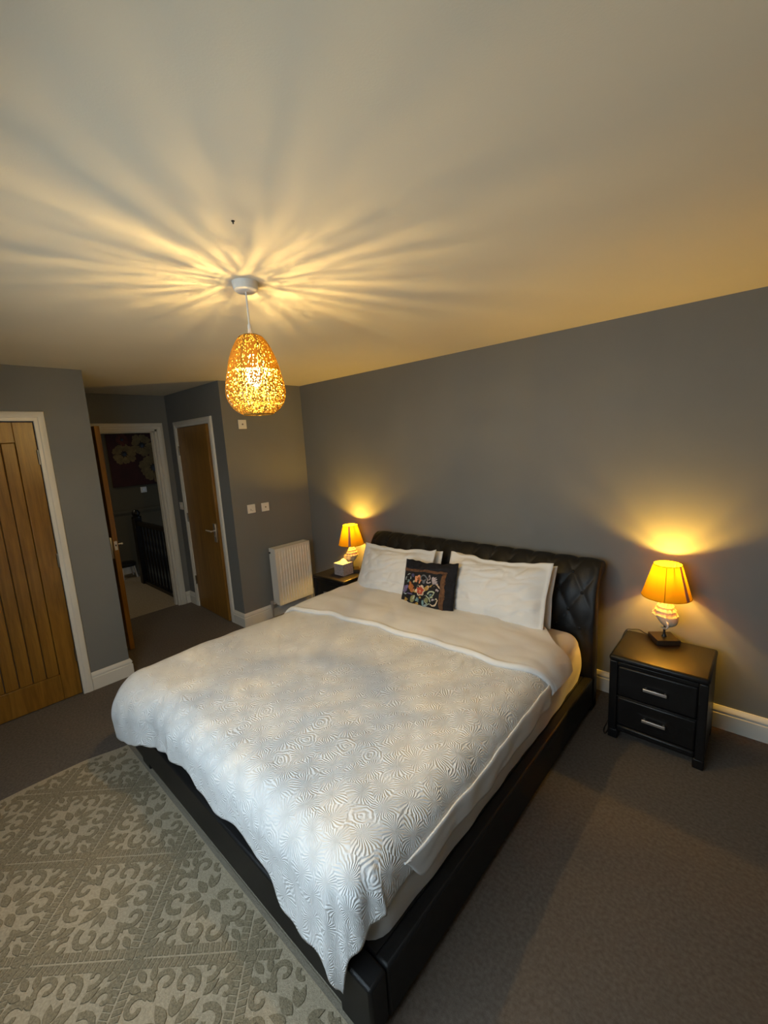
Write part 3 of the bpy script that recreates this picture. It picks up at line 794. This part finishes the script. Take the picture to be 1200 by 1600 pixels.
panel = face_rect('embroidered_panel', cu, m_cp, .045, .80, .045, .76, .0035)
for (u0, u1, v0, v1) in ((.01, .87, .755, .815), (.795, .87, .03, .76), (.01, .8, .012, .05)):
    face_rect('border_braid', cu, m_cb, u0, u1, v0, v1, .005, 18)
def thread(nm, c): return M(nm, c, .8, var=.25, vscale=120, bump=.4, bscale=300)
T = {k: thread(k+'_thread', c) for k, c in dict(red=(.42, .055, .025), cream=(.62, .47, .32), peach=(.66, .28, .13), orange=(.40, .13, .03), violet=(.14, .11, .24),
     gold=(.40, .25, .06), blue=(.30, .36, .38), grey=(.12, .13, .15), lilac=(.42, .36, .37), green=(.36, .40, .28), olive=(.22, .22, .09), teal=(.16, .27, .28), navy=(.05, .05, .13)).items()}
def blob(px, py, rx, ry, ang, c, lobes=0, k=.007):
    poly = []
    for i in range(28):
        a = 2*PI*i/28; r = 1 + (.16*math.cos(lobes*a) if lobes else 0)
        x, y = rx*r*math.cos(a), ry*r*math.sin(a)
        poly.append(crop_uv(px + x*math.cos(ang) - y*math.sin(ang), py + x*math.sin(ang) + y*math.cos(ang)))
    return face_patch('flower' if lobes else 'stitched_leaf', panel, T[c], poly, .003, k)
def ring(px, py, r, w, c, a0=0, a1=2*PI, sx=1.0):
    n = 18; mb = MB()
    def f(u, v):
        a = a0 + (a1-a0)*v; rr = r + w*(u-.5); return on_cush(*crop_uv(px+sx*rr*math.cos(a), py+rr*math.sin(a)), .0072)
    mb.grid(3, n, f); return obj('stitched_scroll', mb, T[c], panel, angle=180)
blob(485, 600, 68, 76, 0, 'cream', 6, .0065); blob(485, 598, 48, 52, 0, 'red', 5, .008); blob(478, 608, 18, 20, 0, 'peach', 5, .009)
blob(458, 442, 44, 52, .2, 'peach', 5); blob(465, 438, 18, 22, 0, 'orange', 5, .008)
blob(345, 545, 36, 66, -.2, 'orange', 4); blob(378, 590, 20, 34, .3, 'peach')
blob(238, 560, 42, 56, .5, 'violet', 5); ring(262, 575, 46, 14, 'blue', 1.2, 4.2)
ring(298, 415, 48, 20, 'blue', 2.6, 6.8); blob(300, 450, 22, 22, 0, 'teal')
ring(540, 430, 36, 16, 'grey', 2.0, 7.2); blob(386, 390, 22, 26, 0, 'navy'); blob(548, 475, 16, 30, .3, 'grey')
ring(620, 430, 32, 16, 'lilac', 2.2, 7.6, .75); ring(618, 480, 24, 14, 'lilac', .5, 4.6)
for a_, L_ in ((-1.2, 78), (-.85, 92), (-.5, 88), (-.1, 84), (.2, 80)):
    blob(665+L_*.45*math.cos(a_), 510+L_*.75*math.sin(a_), L_*.5, 14, a_, 'lilac')
ring(712, 580, 40, 16, 'cream', -2.6, .4)
blob(575, 570, 30, 36, .4, 'gold', 4); blob(600, 560, 14, 24, 0, 'cream'); blob(645, 545, 30, 10, -.5, 'gold')
ring(640, 650, 40, 17, 'green', 3.2, 8.2); blob(632, 655, 22, 16, 0, 'teal')
ring(575, 725, 52, 18, 'green', 0, 2*PI, .8); blob(572, 728, 24, 34, .4, 'olive')
ring(650, 740, 60, 17, 'cream', -.4, 2.4); blob(700, 745, 12, 22, -.4, 'green'); blob(655, 735, 18, 14, 0, 'lilac')
blob(366, 706, 34, 46, .5, 'olive'); blob(388, 690, 16, 28, .5, 'green'); blob(432, 735, 26, 28, 0, 'teal', 4); blob(480, 700, 14, 14, 0, 'gold', 5)
for a_, q in ((0, 0), (26, -16), (52, -34), (78, -54)):
    blob(170+a_, 735+q, 20, 13, -1.1, 'gold'); blob(190+a_, 745+q, 20, 12, .5, 'cream' if q == 0 else 'gold')
blob(370, 790, 22, 26, .4, 'gold'); blob(412, 785, 20, 24, -.3, 'gold'); blob(506, 770, 14, 44, .15, 'teal'); blob(530, 800, 34, 11, -.5, 'blue')
blob(295, 775, 38, 32, 0, 'navy', 5); blob(718, 615, 18, 20, 0, 'lilac', 5); blob(330, 632, 50, 8, .35, 'violet'); blob(400, 610, 40, 8, .7, 'gold')
blob(402, 470, 10, 16, .3, 'green'); blob(640, 700, 26, 8, .1, 'green')

# ---------------------------------------------------------------- bedside cabinets
def nightstand(label):
    t = thing('nightstand', label, 'nightstand', (3.205, -.073, 0), 0, 'black leather bedside cabinets')
    W, D, Hn = .458, .398, .51
    obj('top', MB().box(0, W, -D, 0, .475, Hn), m_leather_mat, t, bevel=.014)
    obj('carcass', MB().box(.004, .045, -D+.006, -.004, .05, .477).box(W-.045, W-.004, -D+.006, -.004, .05, .477).box(.045, W-.045, -.03, -.004, .05, .477)
        .box(.045, W-.045, -D+.02, -.03, .05, .07), m_leather_mat, t, bevel=.006)
    obj('front_rail', MB().box(.045, W-.045, -D+.008, -D+.04, .452, .476), m_leather_mat, t, bevel=.004)
    obj('front_rail', MB().box(.045, W-.045, -D+.008, -D+.04, .264, .271), m_leather_mat, t, bevel=.002)
    obj('front_rail', MB().box(.045, W-.045, -D+.008, -D+.04, .050, .090), m_leather_mat, t, bevel=.012)
    for z0, z1 in ((.272, .450), (.092, .263)):
        d = obj('drawer', MB().box(.046, W-.046, -D+.010, -.05, z0, z1), m_leather_mat, t, bevel=.010)
        zc = (z0+z1)/2
        obj('handle', MB().box(W/2-.055, W/2+.055, -D-.014, -D-.004, zc-.008, zc+.008).box(W/2-.05, W/2-.04, -D-.006, -D+.012, zc-.004, zc+.004)
            .box(W/2+.04, W/2+.05, -D-.006, -D+.012, zc-.004, zc+.004), m_chrome, d, bevel=.002)
    for x in (.004, W-.054):
        for y in (-D+.006, -.054): obj('foot', MB().box(x, x+.05, y, y+.05, 0, .055), m_leather_mat, t, bevel=.006)
    return t
n1 = nightstand('black leather two-drawer bedside cabinet with silver bar handles in full view right of the bed')
n2 = copy_tree(n1); n2.location = (.515, -.045, 0)
n2['label'] = 'black leather bedside cabinet half hidden behind the bed, next to the radiator'

# ---------------------------------------------------------------- bedside lamps
def shell_mesh():
    mb = MB(); tiers = [(.270, .012), (.256, .020), (.240, .030), (.220, .041), (.197, .051), (.170, .061)]
    # whorls: overlapping skirts with knobbly rims
    for i, (z, r) in enumerate(tiers):
        zt = tiers[i-1][0]+.004 if i else .285; rt = tiers[i-1][1]*.72 if i else .008
        nn = 44
        def f(u, v):
            a = 2*PI*u; k = 9 + i
            rr = rt + (r-rt)*v**.8 + (.0045*max(0, math.cos(k*a+i))**2 + .0015*math.sin(3*a))*v*(.5+i*.2)
            return (rr*math.cos(a)*1.0, rr*math.sin(a), zt + (z-zt)*v + .006*math.cos(a)*v*-1)
        mb.grid(nn, 6, f, closed_u=True)
        def g(u, v):
            a = 2*PI*u; k = 9+i; rr = r + (.0045*max(0, math.cos(k*a+i))**2 + .0015*math.sin(3*a))*(.5+i*.2)
            q = rr*(1-v*.35); return (q*math.cos(a), q*math.sin(a), z - .006*math.cos(a) - .006*v)
        mb.grid(nn, 3, g, closed_u=True)
    # body whorl with the flared aperture on one side, tapering to the stem
    def body(u, v):
        a = 2*PI*u; r = .054*(1-v)**.75 + .008
        o = max(0, math.cos(a-.0))**2
        r += o*(.040*math.sin(PI*min(1, .18+v*.85))**1.2)
        return (r*math.cos(a), r*math.sin(a)*.95, .172 - .070*v - .016*o*math.sin(PI*v))
    mb.grid(36, 12, body, closed_u=True)
    return mb
def lip_mesh():
    mb = MB()
    def lip(u, v):   # pale rim of the aperture, a curled band from the last whorl down to the stem
        t = PI*(-.05 + 1.1*u); x = .030 + .062*math.sin(t)*(.78+.22*math.cos(PI*v-.6)); z = .132 + .038*math.cos(t)
        return (x, -.030 + .022*v + .006*math.sin(t)*v, z)
    mb.grid(20, 8, lip); return mb
def table_lamp(label, loc, rz, cord):
    t = thing('table_lamp', label, 'table lamp', loc, rz, 'shell table lamps')
    obj('base', MB().box(-.062, .062, -.062, .062, 0, .030), m_darkwood, t, bevel=.003)
    obj('stem', MB().lathe([(.014, .030), (.009, .038), (.006, .05), (.0055, .13), (.006, .30), (.009, .31), (.009, .335), (0, .335)], 16), m_black, t)
    s = obj('shell', shell_mesh(), m_shell, t, angle=50)
    lp = obj('shell_lip', lip_mesh(), M('pearly_shell_lip', (.62, .58, .55), .3, var=.1, vscale=20), t, angle=180)
    mm = lp.modifiers.new('solid', 'SOLIDIFY'); mm.thickness = .003
    z0, z1, r0, r1 = .278, .468, .124, .070
    def cone(u, v): a = 2*PI*u; r = r0+(r1-r0)*v; return (r*math.cos(a), r*math.sin(a), z0+(z1-z0)*v)
    sh = obj('lamp_shade', MB().grid(64, 10, cone, closed_u=True), m_shade, t, angle=180, fix=False)
    def strip(a0, w):
        return MB().grid(4, 10, lambda u, v: (lambda a, r: (r*math.cos(a), r*math.sin(a), z0+(z1-z0)*v))(a0+w*(u-.5), r0+(r1-r0)*v+.0012))
    obj('seam', strip(math.radians(-58)+(math.radians(-90) if rz > 2 else math.radians(90))*0 - rz + math.radians(33 if rz < 2 else 7), .20), m_seam, sh, angle=180); obj('seam', strip(math.radians(-118) - rz + math.radians(33 if rz < 2 else 7), .035), m_shade, sh, angle=180)
    for z, r in ((z0, r0), (z1, r1)):
        obj('shade_ring', MB().tube([(r*math.cos(2*PI*k/48), r*math.sin(2*PI*k/48), z) for k in range(48)], .0022, 6, closed=True), m_shade, sh)
    mb = MB()
    for k in range(3): mb.tube([(.009*math.cos(2.1*k), .009*math.sin(2.1*k), .33), (r1*math.cos(2.1*k), r1*math.sin(2.1*k), z1-.004)], .0015, 6)
    obj('shade_carrier', mb, m_steel, t)
    obj('bulb', MB().lathe([(.008, .333), (.010, .345), (.022, .375), (.024, .392), (.016, .412), (0, .418)], 18), m_bulb_b, t)
    for z in (.378, .432): point('bulb_light', t, (0, 0, z), BEDSIDE_W/2, AMBER, .012)
    mc = MB().tube(catmull(cord, 6), .0028, 8); o = obj('cord', mc, m_cable, t)
    o.matrix_local = t.matrix_basis.inverted() if False else (Matrix.Translation(loc) @ Matrix.Rotation(rz, 4, 'Z')).inverted()
    return t
table_lamp('lit shell table lamp on the full view bedside cabinet right of the bed', (3.412, -.125, .51), math.radians(-57)+PI/2*0,
           [(3.345, -.105, .520), (3.31, -.09, .516), (3.27, -.055, .515), (3.235, -.07, .5135), (3.21, -.09, .513), (3.19, -.08, .47), (3.172, -.05, .40), (3.168, -.035, .30), (3.17, -.05, .10), (3.175, -.30, .006), (3.178, -.42, .005), (3.195, -.46, .005), (3.20, -.40, .005)])
table_lamp('lit shell table lamp on the far bedside cabinet behind the grey tissue box', (.80, -.15, .51), math.radians(227),
           [(.80, -.085, .520), (.82, -.07, .516), (.87, -.09, .5135), (.93, -.07, .5135), (.985, -.055, .51), (1.0, -.05, .40), (1.0, -.05, .06)])

tb = thing('tissue_box', 'grey square tissue box with a white tissue on the far bedside cabinet', 'tissue box', (.78, -.255, .51))
obj('box', MB().box(-.066, .066, -.066, .066, 0, .112), m_grey_card, tb, bevel=.002)
obj('lid_rim', MB().box(-.066, .066, -.066, -.045, .112, .115).box(-.066, .066, .045, .066, .112, .115).box(-.066, -.045, -.045, .045, .112, .115).box(.045, .066, -.045, .045, .112, .115), m_tissue, tb)
mb = MB()
mb.grid(16, 10, lambda u, v: ((.045*(1-v)**.7 + .004)*math.cos(2*PI*u)*(1+.15*math.cos(8*PI*u)), (.045*(1-v)**.7+.004)*math.sin(2*PI*u)*(1+.15*math.sin(6*PI*u)), .111+.042*v), closed_u=True)
obj('tissue', mb, m_tissue, tb, angle=180)

# ---------------------------------------------------------------- pendant
pe = thing('pendant_lamp', 'lit egg shaped golden lace pendant lamp hanging from the ceiling', 'pendant lamp', (2.245, -1.948, 2.4))
obj('ceiling_rose', MB().lathe([(0, -.034), (.036, -.034), (.045, -.028), (.05, 0), (0, 0)], 32), m_plastic, pe)
obj('cord', MB().tube([(0, 0, -.033), (0, 0, -.2)], .0035, 8), m_plastic, pe)
obj('lamp_holder', MB().lathe([(0, -.155), (.007, -.155), (.009, -.19), (.016, -.205), (.018, -.27), (0, -.27)], 16), m_plastic, pe)
EGG = [(.030, -.198), (.047, -.206), (.068, -.238), (.088, -.285), (.101, -.335), (.111, -.380), (.115, -.412), (.111, -.440), (.100, -.464), (.082, -.484), (.056, -.500)]
EC = catmull(EGG, 9)
NA, NV = 264, len(EC)
kill = set(); rnd = random.Random(3)
OPEN = [.50 + .16*(rnd.random()-.5) for k in range(264)]
TOPC = [.07 + .17*rnd.random() for k in range(88)]
def lace(i, j):
    # fine filigree: small rosettes on a staggered lattice in a random open net
    if j < 36: return rnd.random() > TOPC[i//3] or i % 33 == 0
    row = j // 12; off = 11 if row % 2 else 0
    cx = (((i + off) % 22) - 11)*.62; cy = (j % 12) - 6
    d = math.hypot(cx, cy); a = math.atan2(cy, cx)
    if (abs(d-4.0) < .35 or d < .8) and rnd.random() < .85: return True
    return rnd.random() > OPEN[i]*1.1
vs, fs = [], []
for j in range(NV):
    r, z = EC[j]
    for i in range(NA):
        a = 2*PI*i/NA; vs.append((r*math.cos(a), r*math.sin(a), z))
for j in range(NV-1):
    for i in range(NA):
        if lace(i, j): fs.append((j*NA+i, j*NA+(i+1) % NA, (j+1)*NA+(i+1) % NA, (j+1)*NA+i))
mb = MB(); mb.add(vs, fs)
for q in range(10):          # added lace disc, unseen underside; thins the light spot on the bed
    r0_, r1_ = EC[-1][0]*(1-q/10.), EC[-1][0]*(1-(q+1)/10.)
    for i in range(88):
        if q == 0 or rnd.random() < .76:
            a, b = 2*PI*i/88, 2*PI*(i+1)/88; z = EC[-1][1]
            mb.add([(r0_*math.cos(a), r0_*math.sin(a), z), (r0_*math.cos(b), r0_*math.sin(b), z), (r1_*math.cos(b), r1_*math.sin(b), z), (r1_*math.cos(a), r1_*math.sin(a), z)], [(0, 1, 2, 3)])
sh = obj('lace_shade', mb, m_lace, pe, smooth=False, fix=False)
m = sh.modifiers.new('solid', 'SOLIDIFY'); m.thickness = .0025
rib_me = MB().tube([(r+.001, 0, z) for r, z in EC[::3]] + [(EC[-1][0]+.001, 0, EC[-1][1])], .0016, 6).mesh('rib', m_steel)
for k in range(8):
    o = link('rib', rib_me, sh); o.rotation_euler = (0, 0, 2*PI*(k+.72)/8)
for r, z in (EGG[0], EGG[-1]):
    obj('rim', MB().tube([(r*math.cos(2*PI*k/48), r*math.sin(2*PI*k/48), z) for k in range(48)], .004, 6, closed=True), m_lace, sh)
mb = MB()
for k in range(3): mb.tube([(0, 0, -.2), (EGG[0][0]*math.cos(2.09*k), EGG[0][0]*math.sin(2.09*k), EGG[0][1])], .002, 6)
obj('carrier', mb, m_steel, pe)
obj('bulb', MB().lathe([(.012, -.268), (.016, -.285), (.026, -.315), (.029, -.345), (.026, -.372), (.014, -.39), (0, -.394)], 20), m_bulb, pe)
for k in range(5): point('bulb_light', pe, (0, 0, -.305-.016*k), PENDANT_W/5, WARM, .007 if k < 3 else .013)

hk = obj('ceiling_hook', MB().lathe([(0, -.008), (.002, -.008), (.002, -.002), (.005, -.0015), (.005, 0), (0, 0)], 12), m_cable)
hk.location = (2.634, -2.211, 2.4); tag(hk, 'tiny dark hook in the ceiling above the pendant', 'hook')
